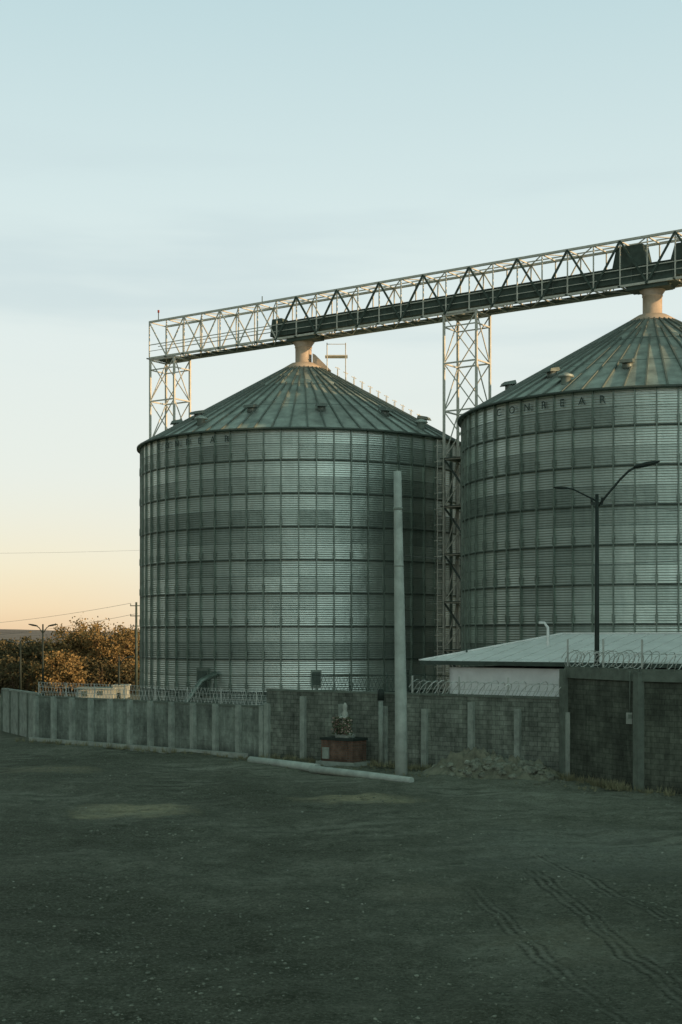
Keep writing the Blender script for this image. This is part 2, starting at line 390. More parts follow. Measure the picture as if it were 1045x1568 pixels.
def silo(name, c, beta, th0, th1, text=True, stairs=False):
    mb = MB(); cx, cy = c; N = 64
    mb.lathe(c, [(R, 0), (R, EAVE)], 192, 0)
    mb.lathe(c, [(R+0.35, 0), (R+0.35, 0.35), (R+0.01, 0.37)], 96, 6)
    z = EAVE - 2.24
    while z > 0:
        mb.lathe(c, [(R+0.01, z-0.045), (R+0.075, z-0.045), (R+0.075, z+0.045), (R+0.01, z+0.045)], 128, 2); z -= 2.24
    z = EAVE - 1.12
    while z > 0:
        mb.lathe(c, [(R+0.01, z-0.015), (R+0.035, z-0.015), (R+0.035, z+0.015), (R+0.01, z+0.015)], 128, 1); z -= 2.24
    for i in range(N):
        t = 2*math.pi*(i)/N
        d = Vector((math.cos(t), math.sin(t), 0))
        p = Vector((cx, cy, 0)) + d*(R+0.06)
        mb.box((p.x, p.y, (EAVE+0.37)/2), (0.12, 0.075, EAVE-0.37-0.06), d, 1)
        zz = EAVE - 2.24*1.0 + 0.35
        while zz > 1:
            q = p + d*0.075
            mb.box((q.x, q.y, zz), (0.03, 0.15, 0.45), d, 1); zz -= 2.24
    def rz(r): return 26.2 - (r-1.0)*(26.2-EAVE)/(R-1.0)
    mb.lathe(c, [(R+0.02, EAVE-0.12), (R+0.30, EAVE-0.16), (R+0.30, EAVE-0.10), (R, EAVE+0.02), (1.2, rz(1.2))], 128, 3)
    mb.lathe(c, [(R+0.31, EAVE-0.2), (R+0.34, EAVE-0.2), (R+0.34, EAVE-0.06), (R+0.25, EAVE-0.04)], 128, 2)
    for i in range(N):
        t = 2*math.pi*(i+0.5)/N; d = Vector((math.cos(t), math.sin(t), 0))
        r1 = 1.6 if i % 2 == 0 else (4.6 if i % 4 == 1 else 3.2)
        a = Vector((cx,cy,0)) + d*(R+0.28) + Vector((0,0,rz(R+0.28)+0.05)); b = Vector((cx,cy,0)) + d*r1 + Vector((0,0,rz(r1)+0.05))
        mb.beam(a, b, 0.09, 0.16, 4)
    for rr in (8.4, 4.8):
        mb.lathe(c, [(rr+0.04, rz(rr+0.04)+0.012), (rr-0.04, rz(rr-0.04)+0.03)], 96, 4)
    mb.lathe(c, [(1.55, rz(1.55)+0.03), (1.5, rz(1.5)+0.15), (0.95, 26.40), (0.62, 26.45), (0.62, 27.6), (0.66, 27.62), (0.66, 27.7), (0.62, 27.72), (0.85, 28.05), (0.85, 28.35)], 32, 5)
    for i in range(12):
        t = 2*math.pi*(i+0.3)/12; d = Vector((math.cos(t), math.sin(t), 0)); tt = Vector((-d.y, d.x, 0)); r = 9.5
        p = Vector((cx,cy,rz(r))) + d*r
        mb.tube([p-Vector((0,0,.1)), p+Vector((0,0,0.34))], 0.3, 12, 4)
        a = p+Vector((0,0,0.34))
        hood = [a-tt*.40-d*.35, a+tt*.40-d*.35, a+tt*.40+d*.55-Vector((0,0,.12)), a-tt*.40+d*.55-Vector((0,0,.12)),
                a-tt*.32-d*.30+Vector((0,0,.24)), a+tt*.32-d*.30+Vector((0,0,.24)), a+tt*.36+d*.45+Vector((0,0,.08)), a-tt*.36+d*.45+Vector((0,0,.08))]
        mb.hexa(hood, 4)
    for i in range(4):
        t = 2*math.pi*(i+0.47)/4 + 0.15; d = Vector((math.cos(t), math.sin(t), 0)); r = 11.0
        p = Vector((cx,cy,rz(r))) + d*r
        mb.tube([p-Vector((0,0,.1)), p+Vector((0,0,0.35)), p+Vector((0,0,0.36)), p+Vector((0,0,0.5)), p+Vector((0,0,0.62))], [.28,.28,.5,.42,.1], 12, 3)
    if text: letters(mb, text, c, beta, th0, th1, EAVE-0.9, 0.62, 7)
    for th, zz, ww, hh in ((-34, 2.6, 1.0, 1.9), (4, 2.9, 0.7, 1.1), (34, 2.6, 0.9, 1.6)):
        a = math.radians(th)-beta; nr = Vector((math.sin(a), -math.cos(a), 0)); tx = Vector((math.cos(a), math.sin(a), 0))
        p = Vector((cx,cy,zz)) + nr*(R+0.1)
        mb.box(p, (ww, 0.22, hh), tx, 1)
        mb.box(p+nr*0.14, (ww*0.75, 0.06, hh*0.8), tx, 8)
    a = math.radians(-31)-beta; nr = Vector((math.sin(a), -math.cos(a), 0)); tx = Vector((math.cos(a), math.sin(a), 0))
    p = Vector((cx,cy,0)) + nr*(R+0.1)
    mb.tube([p+nr*0.1+tx*0.5+Vector((0,0,3.2)), p+nr*1.1+Vector((0,0,2.7)), p+nr*1.9-tx*0.7+Vector((0,0,1.2)), p+nr*2.1-tx*0.9+Vector((0,0,0))], 0.2, 10, 1)
    if stairs:
        d = Vector((math.cos(0.05), math.sin(0.05), 0)); tt = Vector((-d.y, d.x, 0)); r = 2.6; c3 = Vector((cx,cy,0))
        while r < 9.3:
            p = c3 + d*r + Vector((0,0,rz(r)+0.12))
            mb.box(p, (0.3, 0.8, 0.04), d, 9)
            tops = []
            for sgn in (-1, 1):
                q = p + tt*0.42*sgn
                mb.beam(q, q+Vector((0,0,0.7)), 0.035, m=9); tops.append(q+Vector((0,0,0.7)))
            mb.beam(tops[0]-d*0.2, tops[1]+d*0.2, 0.04, m=9)
            r += 0.62
        pc = c3 + Vector((2.0, -0.6, 0))
        mb.box(pc+Vector((0.5,0,26.85)), (1.7, 1.0, 0.07), (1,0,0), 9)
        for sx in (-0.2, 1.2):
            for sy in (-0.45, 0.45):
                q = pc + Vector((sx, sy, 0)); mb.beam(q+Vector((0,0,25.2)), q+Vector((0,0,27.8)), 0.05, m=9)
        mb.beam(pc+Vector((-0.2,-0.45,27.7)), pc+Vector((1.2,-0.45,27.7)), 0.04, m=9); mb.beam(pc+Vector((1.2,-0.45,27.7)), pc+Vector((1.2,0.45,27.7)), 0.04, m=9)
        mb.hexa([c3+Vector(v) for v in ((0.7,-0.6,26.2),(2.1,-0.9,25.75),(2.1,-0.3,25.75),(0.7,0.2,26.2),(0.7,-0.6,27.1),(0.9,-0.65,27.0),(0.9,-0.2,27.0),(0.7,0.2,27.1))], 5)
    return mb.obj(name, [M_SILO, M_STIFF, M_RING, M_ROOF, M_RIB, M_PIPE, M_CONC, M_INK, M_DARK, M_TRUSS])
S1 = Vector((-2.85, 108, 0)); S2 = Vector((20.1, 91.8, 0))
U = (S2-S1); L = U.length; U.normalize(); V = Vector((-U.y, U.x, 0)).normalized()
if V.y < 0: V = -V
silo('grain_silo', (S1.x, S1.y), math.radians(-1.5), -56, -25, "CONREAR", True)
silo('grain_silo.001', (S2.x, S2.y), math.radians(12.35), -47, -13, "CONREAR")
S3 = S2 + U*L
silo('unseen_shade_silo', (S3.x, S3.y), math.radians(25), -47, -13, "CONREAR")  # added out of frame to block the low sun

# ------------------------------------------------------------------ conveyor gallery
cg = MB()
def GP(t, v, z): return S1 + U*t + V*v + Vector((0,0,z))
ZB, ZT = 28.35, 31.3; HW = 1.0; T0, T1 = -14.9, 60.0; PN = 1.87
nP = int(round((T1-T0)/PN))
for v in (-HW, HW):
    for z in (ZB, ZT): cg.beam(GP(T0, v, z), GP(T1, v, z), 0.15, 0.15, 0)
    cg.beam(GP(T0, v*0.94, ZB+1.1), GP(T1, v*0.94, ZB+1.1), 0.06, m=0)
    cg.beam(GP(T0, v*0.94, ZB+0.6), GP(T1, v*0.94, ZB+0.6), 0.04, m=0)
    for i in range(nP+1):
        t = T0 + (T1-T0)*i/nP; t2 = T0 + (T1-T0)*(i+1)/nP
        cg.beam(GP(t, v, ZB), GP(t, v, ZT), 0.075, m=0)
        if i < nP:
            big = (t > -2)
            wdt = 0.12 if (v < 0 and big) else 0.08
            mm = 1 if (v < 0 and big) else 0  # near diagonals look shaded: the shade is put into their colour
            if i % 2: cg.beam(GP(t, v*1.02, ZB), GP(t2, v*1.02, ZT), wdt, m=mm)
            else: cg.beam(GP(t, v*1.02, ZT), GP(t2, v*1.02, ZB), wdt, m=mm)
for i in range(nP+1):
    t = T0 + (T1-T0)*i/nP; t2 = T0 + (T1-T0)*(i+1)/nP
    for z in (ZB, ZT): cg.beam(GP(t, -HW, z), GP(t, HW, z), 0.08, m=0)
    if i < nP:
        a, b = (-HW, HW) if i % 2 else (HW, -HW)
        cg.beam(GP(t, a, ZT), GP(t2, b, ZT), 0.06, m=0); cg.beam(GP(t, a, ZB), GP(t2, b, ZB), 0.06, m=0)
    cg.beam(GP(t+PN*.5, 0.05, ZB+0.1), GP(t+PN*.5, 0.05, ZB+1.15), 0.05, m=0)
    cg.beam(GP(t, -HW-0.3, ZB-0.05), GP(t, -HW, ZB-0.05), 0.09, m=1)
cg.beam(GP(T0, 0.05, ZB+1.15), GP(T1, 0.05, ZB+1.15), 0.05, m=0)
tw = (T1+T0)/2
cg.box(GP(tw, 0.5, ZB+0.07), (T1-T0, 0.8, 0.05), U, 2)
cg.box(GP((-1.6+T1)/2, -0.42, ZB+0.75), (T1+1.6, 0.72, 0.95), U, 1)
cg.box(GP((-1.6+T1)/2, -0.42, ZB+1.26), (T1+1.6, 0.86, 0.06), U, 1)
t = -1.0
while t < T1:
    cg.box(GP(t, -0.42, ZB+0.72), (0.1, 0.84, 1.02), U, 2); t += 2.8
def trap(t0, t1, v0, v1, z0, z1, ins):
    cg.hexa([GP(t0,v0,z0),GP(t1,v0,z0),GP(t1,v1,z0),GP(t0,v1,z0),GP(t0+ins,v0,z1),GP(t1-ins,v0,z1),GP(t1-ins,v1,z1),GP(t0+ins,v1,z1)], 1)
trap(25.6, 28.0, -0.7, 0.3, ZB+1.30, ZB+2.65, 0.3); trap(29.6, 33, -0.7, 0.3, ZB+1.30, ZB+2.3, 0.3)
trap(-2.6, -1.3, -0.8, 0.0, ZB+0.3, ZB+1.6, 0.2)
cg.box(GP(0.4, -0.3, ZB-0.15), (2.6, 1.3, 0.35), U, 1); cg.box(GP(L, -0.3, ZB-0.15), (2.8, 1.3, 0.35), U, 1)
cg.hexa([GP(L-1.2,-.9,ZB-.32),GP(L+1.2,-.9,ZB-.32),GP(L+1.2,.5,ZB-.32),GP(L-1.2,.5,ZB-.32),GP(L-2,-.9,ZB+.3),GP(L+2,-.9,ZB+.3),GP(L+2,.5,ZB+.3),GP(L-2,.5,ZB+.3)], 1)
cg.beam(GP(T0+1, -HW, ZT), GP(T0+1, -HW, ZT+0.7), 0.05, m=1)
cg.tube([GP(T0+1, -HW, ZT+0.65), GP(T0+1, -HW, ZT+0.85)], 0.08, 8, 3)
cg.beam(GP(-3.2, -HW, ZT), GP(-3.2, -HW, ZT+0.5), 0.05, m=1)
cg.beam(GP(-3, HW*0.6, ZT+0.12), GP(T1, HW*0.6, ZT+0.12), 0.07, m=0)
M_RED = mat('red_lamp_glass', (0.35,0.05,0.03), 0.4)
cg.obj('conveyor_gallery', [M_TRUSS, M_DARK, M_RING, M_RED])

def tower(name, tc_, plat=False):
    mb = MB(); a, b = 1.3, 0.95
    cor = [(-a,-b),(a,-b),(a,b),(-a,b)]
    P = lambda i, z: S1 + U*(tc_+cor[i % 4][0]) + V*cor[i % 4][1] + Vector((0,0,z))
    lv = [28.2 - 3.35*k for k in range(9)]; lv[-1] = 0.6
    for i in range(4):
        mb.beam(P(i,0.3), P(i,28.25), 0.15, m=0)
        mb.box(P(i,0.2), (0.7,0.7,0.5), U, 1)
        for k, z in enumerate(lv):
            mb.beam(P(i,z), P(i+1,z), 0.10, m=0)
            if k < len(lv)-1:
                mb.beam(P(i,z), P(i+1,lv[k+1]), 0.065, m=0)
                if i % 2 == 0: mb.beam(P(i+1,z), P(i,lv[k+1]), 0.065, m=0)
    for i in range(4): mb.beam(P(i, 27.4), P(i+1, 27.4), 0.08, m=0)
    if plat:
        lad = S1 + U*(tc_-a-0.1) - V*(b+0.3)
        for s_ in (-.25,.25): mb.beam(lad+U*s_, lad+U*s_+Vector((0,0,19.5)), 0.05, m=0)
        z = 0.5
        while z < 19.5: mb.beam(lad-U*.25+Vector((0,0,z)), lad+U*.25+Vector((0,0,z)), 0.035, m=0); z += 0.45
        z = 2.5
        while z < 19.5:
            pts = [lad + U*(0.35*math.cos(x_)) - V*(0.1+0.5*math.sin(x_)) + Vector((0,0,z)) for x_ in [math.pi*j/6 for j in range(7)]]
            mb.tube(pts, 0.022, 4, 0); z += 1.1
        for z in lv[3:8:1]:
            mb.box(S1+U*tc_+Vector((0,0,z+.05)), (2*a+0.5, 2*b+0.3, 0.05), U, 2)
            mb.beam(S1+U*(tc_-a)+V*-b+Vector((0,0,z)), S1+U*(tc_+a)+V*-b+Vector((0,0,z-3.35)), 0.2, 0.08, m=2)
    return mb.obj(name, [M_TRUSS, M_CONC, M_RING])
tower('lattice_tower', -13.55); tower('lattice_tower.001', 14.3, True); tower('lattice_tower.002', 14.3+L)

# ------------------------------------------------------------------ boundary walls
def seg(mb, p0, p1, h, th, m):
    p0 = Vector((*p0, 0)); p1 = Vector((*p1, 0)); d = (p1-p0); c = (p0+p1)/2
    mb.box(c+Vector((0,0,h/2-0.15)), (d.length, th, h+0.3), d, m)
def wallrun(name, p0, p1, h, n, mats, pw=0.3, pproud=0.12, cap=True, ph=0.0, skipfirst=False, jitter=0.0, mir=(0,1,1), extra=None):
    mb = MB(); a = Vector((*p0,0)); b = Vector((*p1,0)); d = (b-a); Ln = d.length; d.normalize(); nn = Vector((d.y,-d.x,0))
    if nn.y > 0: nn = -nn
    seg(mb, p0, p1, h, 0.16, mir[0])
    if cap: mb.box((a+b)/2+Vector((0,0,h+0.05)), (Ln, 0.24, 0.1), d, mir[2])
    for i in range(n+1):
        if skipfirst and i == 0: continue
        p = a + d*Ln*i/n + d*random.uniform(-jitter, jitter) + nn*pproud*0.5
        hh = h+ph-(random.random()*0.5 if jitter else 0)
        mb.box(p+Vector((0,0,hh/2-0.1)), (pw, 0.2+pproud, hh+0.2), d, mir[1])
    if extra: extra(mb, a, d, Ln, nn)
    return mb.obj(name, mats)
def wires(h, step, H, levels):
    def f(mb, a, d, Ln, nn):
        k = 0
        while k*step <= Ln:
            p = a+d*k*step; mb.beam(p+Vector((0,0,h)), p+Vector((0,0,h+H)), 0.04, m=3); k += 1
        for l in range(levels):
            z = h + H*(l+1)/levels
            pts = [a+d*Ln*j/40+Vector((0,0,z-0.03*math.sin(math.pi*((j*Ln/40/step)%1)))) for j in range(41)]
            mb.tube(pts, 0.012, 3, 3)
        x = 0
        while x < Ln-0.3:
            mb.beam(a+d*x+Vector((0,0,h)), a+d*(x+0.25)+Vector((0,0,h+H)), 0.012, m=3)
            mb.beam(a+d*(x+.25)+Vector((0,0,h)), a+d*x+Vector((0,0,h+H)), 0.012, m=3); x += 0.25
    return f
def coil(h, rad, pitch, post, H, x0=0.0):
    def f(mb, a, d, Ln, nn):
        pts = []; n = int((Ln-x0)/pitch*14)
        for i in range(n):
            t = i/14; ang = t*2*math.pi
            rr = rad*(1+0.15*math.sin(t*1.7)+0.08*math.sin(t*4.3))
            pts.append(a + d*(x0+t*pitch + 0.6*rad*math.sin(ang*1.0)) + nn*rr*math.cos(ang)*0.9 + Vector((0,0,h+rad+rr*math.sin(ang))))
        mb.tube(pts, 0.018, 3, 3)
        k = 0
        while x0+k*post <= Ln:
            p = a+d*(x0+k*post); mb.beam(p+Vector((0,0,h)), p+Vector((0,0,h+H)), 0.06, m=3); k += 1
        for z in (0.25, 0.55):
            mb.tube([a+d*x0+Vector((0,0,h+z)), a+d*Ln+Vector((0,0,h+z))], 0.01, 3, 3)
    return f
PA, PB, PC, PD, PE, PF = (-20.4,86.0), (-16.7,78.6), (-3.46,67.1), (9.2,57.7), (11.2,52.9), (22,42.5)
wallrun('metal_gate', PA, PB, 2.5, 4, [M_PIL, M_PILD, M_PIL, M_WIRE], 0.12, 0.05, mir=(0,1,2))
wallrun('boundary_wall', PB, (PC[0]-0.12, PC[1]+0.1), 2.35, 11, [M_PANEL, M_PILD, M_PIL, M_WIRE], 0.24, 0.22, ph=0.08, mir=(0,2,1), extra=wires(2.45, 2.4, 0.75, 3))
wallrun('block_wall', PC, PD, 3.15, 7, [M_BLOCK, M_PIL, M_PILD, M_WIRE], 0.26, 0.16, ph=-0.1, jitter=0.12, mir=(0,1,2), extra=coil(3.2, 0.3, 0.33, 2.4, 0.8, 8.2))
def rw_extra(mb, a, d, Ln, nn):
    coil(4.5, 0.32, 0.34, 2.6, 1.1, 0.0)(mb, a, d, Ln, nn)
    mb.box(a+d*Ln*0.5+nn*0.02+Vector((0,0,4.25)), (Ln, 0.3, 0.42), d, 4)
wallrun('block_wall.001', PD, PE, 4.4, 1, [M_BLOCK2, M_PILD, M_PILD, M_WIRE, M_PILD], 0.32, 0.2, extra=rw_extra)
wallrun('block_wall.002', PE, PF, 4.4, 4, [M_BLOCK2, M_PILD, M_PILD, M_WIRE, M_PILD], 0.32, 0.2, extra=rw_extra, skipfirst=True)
kb = MB()
a = Vector((*PB,0)); b = Vector((*PC,0)); d = (b-a).normalized(); nn = Vector((d.y,-d.x,0)); nn = -nn if nn.y > 0 else nn
kb.box((a+b)/2+nn*0.75+d*(-0.2)+Vector((0,0,0.05)), ((b-a).length-1.0, 0.3, 0.3), d, 0)
kb.obj('kerb', [M_CONC])

mbx = MB()
dd = (Vector((*PF,0))-Vector((*PE,0))).normalized()
mbx.box((10.82, 53.2, 2.65), (0.26, 0.16, 0.42), dd, 0); mbx.box((10.80, 53.11, 2.72), (0.16, 0.02, 0.16), dd, 1)
mbx.tube([(10.82,53.25,2.85),(10.82,53.25,4.4)], 0.025, 6, 1)
mbx.obj('meter_box', [M_CONC, M_PILD])
gp = MB(); gp.tube([(1.75,62.6,-.1),(1.75,62.6,2.9)], .11, 10, 0); gp.tube([(1.75,62.6,2.9),(1.75,62.6,3.35),(1.75,62.6,3.42)], [.15,.15,.05], 10, 1)
gp.obj('gate_post', [M_PIL, M_BLACK])

# ------------------------------------------------------------------ poles
mb = MB()
bx, by = 2.50, 58.9
mb.tube([(bx,by,-0.3),(bx-.02,by,3),(bx-.08,by,7),(bx-.14,by,10.9),(bx-.16,by,12.55)], [0.27,0.25,0.215,0.175,0.16], 20, 0)
mb.tube([(bx-.14,by,10.95),(bx-.142,by,11.06)], 0.19, 20, 1)
mb.tube([(bx-.10,by,8.6),(bx-.10,by,8.66)], 0.215, 20, 1)
mb.tube([(bx-.16,by,12.55),(bx-.16,by,12.6)], [0.12,0.02], 12, 1)
mb.obj('concrete_utility_pole', [M_POLE, M_PIL])

fp = MB()
fp.tube([(-4.1,64.4,0.12),(-2.0,61.6,0.13),(-1.0,60.4,0.12)], [0.17,0.18,0.18], 14, 0)
fp.tube([(-1.25,60.1,0.11),(0.9,57.5,0.12),(2.75,55.3,0.11)], [0.16,0.15,0.13], 14, 0)
fp.obj('fallen_concrete_pole', [M_POLE])

def lamp_head(mb, p, d, m=0, s=1.0):
    p = Vector(p); d = Vector(d).normalized(); sdir = d.cross(Vector((0,0,1))).normalized(); up = sdir.cross(d)
    prof = [(0,.06,.05),(.15,.12,.08),(.5,.17,.10),(.85,.15,.07),(1.0,.06,.03)]
    o = len(mb.v); n = 8
    for (t, wv, hv) in prof:
        for k in range(n):
            an = 2*math.pi*k/n
            mb.v.append(tuple(p + d*t*s + sdir*math.cos(an)*wv*s + up*(math.sin(an)*hv*s)))
    for i in range(len(prof)-1):
        for k in range(n):
            k2 = (k+1) % n; mb.face((o+i*n+k,o+i*n+k2,o+(i+1)*n+k2,o+(i+1)*n+k), m, None, True)
    mb.face([o+k for k in range(n)][::-1], m); mb.face([o+(len(prof)-1)*n+k for k in range(n)], m)
sl = MB(); lx, ly = 10.85, 60.3
sl.tube([(lx,ly,0),(lx,ly,0.4)], 0.2, 12, 0); sl.tube([(lx,ly,0),(lx,ly,6),(lx,ly,11.75)], [0.12,0.10,0.075], 12, 0)
sl.tube([(lx+.02,ly,11.2),(lx+.45,ly-.1,11.75),(lx+.95,ly-.2,12.35),(lx+1.3,ly-.25,12.7),(lx+1.65,ly-.3,12.9)], 0.05, 8, 0)
lamp_head(sl, (lx+1.5,ly-.28,12.85), (1.0,-.15,.22), 0, 1.1)
sl.tube([(lx,ly,11.45),(lx-.6,ly,11.75),(lx-1.0,ly,11.95),(lx-1.25,ly,12.0)], 0.035, 8, 0)
lamp_head(sl, (lx-1.2,ly,12.0), (-1,0,.05), 0, 0.65)
sl.box((lx,ly,11.35), (0.5,0.12,0.12), (1,0,0), 0)
for k in (-.22,.22): sl.tube([(lx+k,ly,11.35),(lx+k,ly,11.6)], 0.05, 8, 0)
sl.obj('street_lamp', [M_BLACK])
def twin_lamp(name, x, y, h, arm):
    mb = MB(); mb.tube([(x,y,0),(x,y,h)], [0.12,0.07], 8, 0); mb.tube([(x,y,0),(x,y,.5)], .2, 8, 0)
    for s_ in arm:
        mb.tube([(x,y,h-.9),(x+.35*s_,y,h-.35),(x+.7*s_,y,h-.1)], 0.05, 6, 0); lamp_head(mb, (x+.5*s_,y,h-.18), (s_,0,.2), 0, 0.9)
    mb.obj(name, [M_BLACK])
twin_lamp('street_lamp.001', -28.4, 135.5, 6.9, (-1, 1)); twin_lamp('street_lamp.002', -30.6, 135.8, 5.3, (-1, 1)); twin_lamp('street_lamp.003', -20.6, 132, 3.9, (1,))

def upole(name, x, y, h, arms=3):
    mb = MB(); mb.tube([(x,y,0),(x,y,h)], [0.16,0.10], 8, 0)
    for k in range(arms):
        z = h-0.35-k*1.0; mb.beam((x-.6,y+.1,z),(x+.6,y-.1,z), 0.08, m=0)
        for s_ in (-.55,.55): mb.tube([(x+s_,y,z),(x+s_,y,z+.2)], .04, 6, 0)
    mb.obj(name, [M_DARK])
upole('utility_pole', -20.15, 140, 9.1); upole('utility_pole.001', -82, 215, 8.5); upole('utility_pole.002', 8, 128, 15.2); upole('utility_pole.003', -60, 132, 14.2); upole('utility_pole.004', 34, 66, 14.5)
wr = MB()
def wire(p, q, sag, r=0.02):
    p = Vector(p); q = Vector(q); wr.tube([p.lerp(q, i/24)-Vector((0,0,sag*4*(i/24)*(1-i/24))) for i in range(25)], r, 4, 0, False)
wire((-20.7,140,9.0), (-82,215,8.4), 1.8, .016); wire((-20.0,140,8.0), (-82,215,7.4), 2.2, .016)
wire((8,128,15.1), (-60,132,14.1), 1.2, .010)
wire((2.4,58.9,9.1), (34,66,13.5), 1.9, .013); wire((lx,ly,11.5), (34,66,14.2), .9, .013); wire((lx-.1,ly,11.4),(34,66,13.2),1.0,.013)
wr.obj('overhead_wires', [M_CABLE])

# ------------------------------------------------------------------ roadside shrine
sh = MB(); ax = Vector((0.8,-0.6,0)).normalized(); ay = Vector((0.6,0.8,0)); C0 = Vector((0.12, 63.1, 0))
def SP(a, b, z): return C0 + ax*a + ay*b + Vector((0,0,z))
sh.box(SP(0,0,0.08), (2.1,1.35,0.22), ax, 1)
sh.box(SP(0,0,0.66), (1.75,1.0,0.95), ax, 0)
sh.box(SP(0,0,1.18), (1.85,1.1,0.1), ax, 3)
sh.box(SP(-.6,-.52,0.55), (.35,.08,.5), ax, 1); sh.box(SP(.15,-.52,0.6), (.9,.05,.6), ax, 0)
sh.box(SP(0,0.1,1.3), (0.7,0.5,0.16), ax, 1)
sh.tube([SP(0,.1,1.36),SP(0,.1,1.6),SP(0,.1,1.95),SP(0,.1,2.3),SP(0,.1,2.42),SP(0,.1,2.50),SP(0,.1,2.65),SP(0,.1,2.78)], [.19,.17,.14,.15,.08,.10,.11,.02], 12, 2)
sh.tube([SP(-.16,.05,2.25),SP(-.14,-.1,2.08),SP(0,-.14,2.15)], .05, 8, 2); sh.tube([SP(.16,.05,2.25),SP(.14,-.1,2.08),SP(0,-.14,2.15)], .05, 8, 2)
for i in range(700):
    r = random.random(); an = random.random()*6.28; s_ = random.choice((-1,1,0))
    c = SP(s_*0.30+0.24*r*math.cos(an), -.12+0.2*r*math.sin(an), 1.38+random.random()*(0.75 if s_ else 0.45))
    a_ = Vector((random.uniform(-1,1),random.uniform(-1,1),random.uniform(-1,1))).normalized()*0.06; b_ = a_.orthogonal().normalized()*0.05
    o = len(sh.v); sh.v += [tuple(c-a_), tuple(c+b_), tuple(c+a_), tuple(c-b_)]; sh.face((o,o+1,o+2,o+3), 4 if random.random() < .65 else 5)
for s_ in (-1,1): sh.tube([SP(s_*.32,-.05,1.23),SP(s_*.32,-.05,1.45)], [.1,.15], 10, 1)
M_LEAF0 = mat('shrine_leaves', (0.11,0.14,0.08), 0.8); M_FLOW = mat('shrine_flowers', (0.38,0.29,0.24), 0.8)
M_STAT = mat('weathered_plaster', (0.42,0.46,0.40), 0.8)
sh.obj('roadside_shrine', [M_BRICK, M_PIL, M_STAT, M_BLACK, M_LEAF0, M_FLOW])

# ------------------------------------------------------------------ rubble mound
rb = MB(); nU, nV = 60, 28
rc = Vector((6.15, 58.0, 0)); ra = Vector((0.85,-0.53,0)); rbv = Vector((0.53,0.85,0))
for j in range(nV+1):
    for i in range(nU+1):
        a = (i/nU-.5)*2; b = (j/nV-.5)*2
        e = max(0, 1-a*a)**.7*max(0, 1-b*b)
        z = e*1.4*(0.62+0.7*noise.noise(Vector((a*2.2, b*2, 1)))+0.35*noise.noise(Vector((a*9,b*6,3)))+0.2*noise.noise(Vector((a*22,b*12,3))))
        p = rc + ra*a*2.9 + rbv*b*1.3; rb.v.append((p.x, p.y, max(z, 0)-0.03))
for j in range(nV):
    for i in range(nU):
        o = j*(nU+1)+i; rb.face((o,o+1,o+nU+2,o+nU+1), 0, None, False)
for i in range(380):
    a = random.gauss(0,.5); b = random.gauss(-.35,.35)
    if abs(a) > 1.2 or abs(b) > 1: continue
    p = rc + ra*a*2.9 + rbv*b*1.3; e = max(0,1-a*a)**.7*max(0,1-b*b)
    rock(rb, (p.x,p.y,e*0.75), random.choice((.03,.04,.06,.09,.12,.2)), 2 if random.random() < .02 else 1, .7)
M_SOIL = mat('soil', (0.19,0.20,0.145), 0.95, 0, 2, 0.4, 0.6, 8)
rb.obj('rubble_mound', [M_SOIL, M_STONE, M_STONEL])

# weeds along the walls
wd = MB()
def tuft(c, h, n):
    for i in range(n):
        an = random.random()*6.28; l = h*random.uniform(.5,1.1); d = Vector((math.cos(an),math.sin(an),0))
        p = Vector(c)+d*random.random()*h*0.5; s_ = Vector((-d.y,d.x,0))*0.012
        o = len(wd.v); wd.v += [tuple(p-s_), tuple(p+s_), tuple(p+d*l*.4+Vector((0,0,l)))]; wd.face((o,o+1,o+2), 0)
for (p0, p1, off, n) in ((PB,PC,1.0,80),(PC,PD,0.35,220),(PD,PE,0.35,90),(PE,PF,.4,90)):
    a = Vector((*p0,0)); b = Vector((*p1,0)); d = (b-a).normalized(); nn = Vector((d.y,-d.x,0)); nn = -nn if nn.y > 0 else nn
    for i in range(n):
        tuft(a.lerp(b, random.random())+nn*(off+random.random()*0.6), random.uniform(.08,.40), 18)
for i in range(260):
    x = random.uniform(-5, 12); tuft((x, 66-0.78*x-2.4-random.random()*4, 0), random.uniform(.05,.16), 10)
wd.obj('weeds', [mat('dry_weeds', (0.25,0.25,0.15), 0.9, 0, 1, .4)])

# ------------------------------------------------------------------ white building behind wall
wb = bpy.data.objects.new('white_outbuilding', None); scene.collection.objects.link(wb)
dA = Vector((0.8,-0.6,0)); dB = Vector((0.6,0.8,0)); A = Vector((3.9,70.6,0))
def BP(t, w_, z): return A + dA*t + dB*w_ + Vector((0,0,z))
mb = MB(); LT, DW = 18.0, 14.0
for (t0,w0,t1,w1) in ((1.6,.5,LT-1,.5),(LT-1,.5,LT-1,DW-1),(LT-1,DW-1,1.6,DW-1),(1.6,DW-1,1.6,.5)):
    a, b = BP(t0,w0,0), BP(t1,w1,0); mb.box((a+b)/2+Vector((0,0,2.1)), ((b-a).length+0.2, 0.2, 4.2), b-a, 0)
for t in (8.5, 12.5): mb.box(BP(t,.38,2.2), (1.4,.06,1.0), dA, 1)
o = mb.obj('walls', [M_WHITE, M_DARK]); o.parent = wb
mb = MB(); z0, z1 = 4.42, 5.75
q = [BP(0,0,z0), BP(LT,0,z0), BP(LT,DW,z0), BP(0,DW,z0), BP(4.2,7,z1), BP(LT-4.2,7,z1)]
mb.v += [tuple(p+Vector((0,0,0.1))) for p in q] + [tuple(p-Vector((0,0,0.10))) for p in q[:4]]
for f in ((0,1,5,4),(1,2,5),(2,3,4,5),(3,0,4)): mb.face(f, 0)
mb.face((9,8,7,6), 1)
for a_, b_ in ((0,1),(1,2),(2,3),(3,0)): mb.face((a_+6, b_+6, b_, a_), 1)
k = 0.6
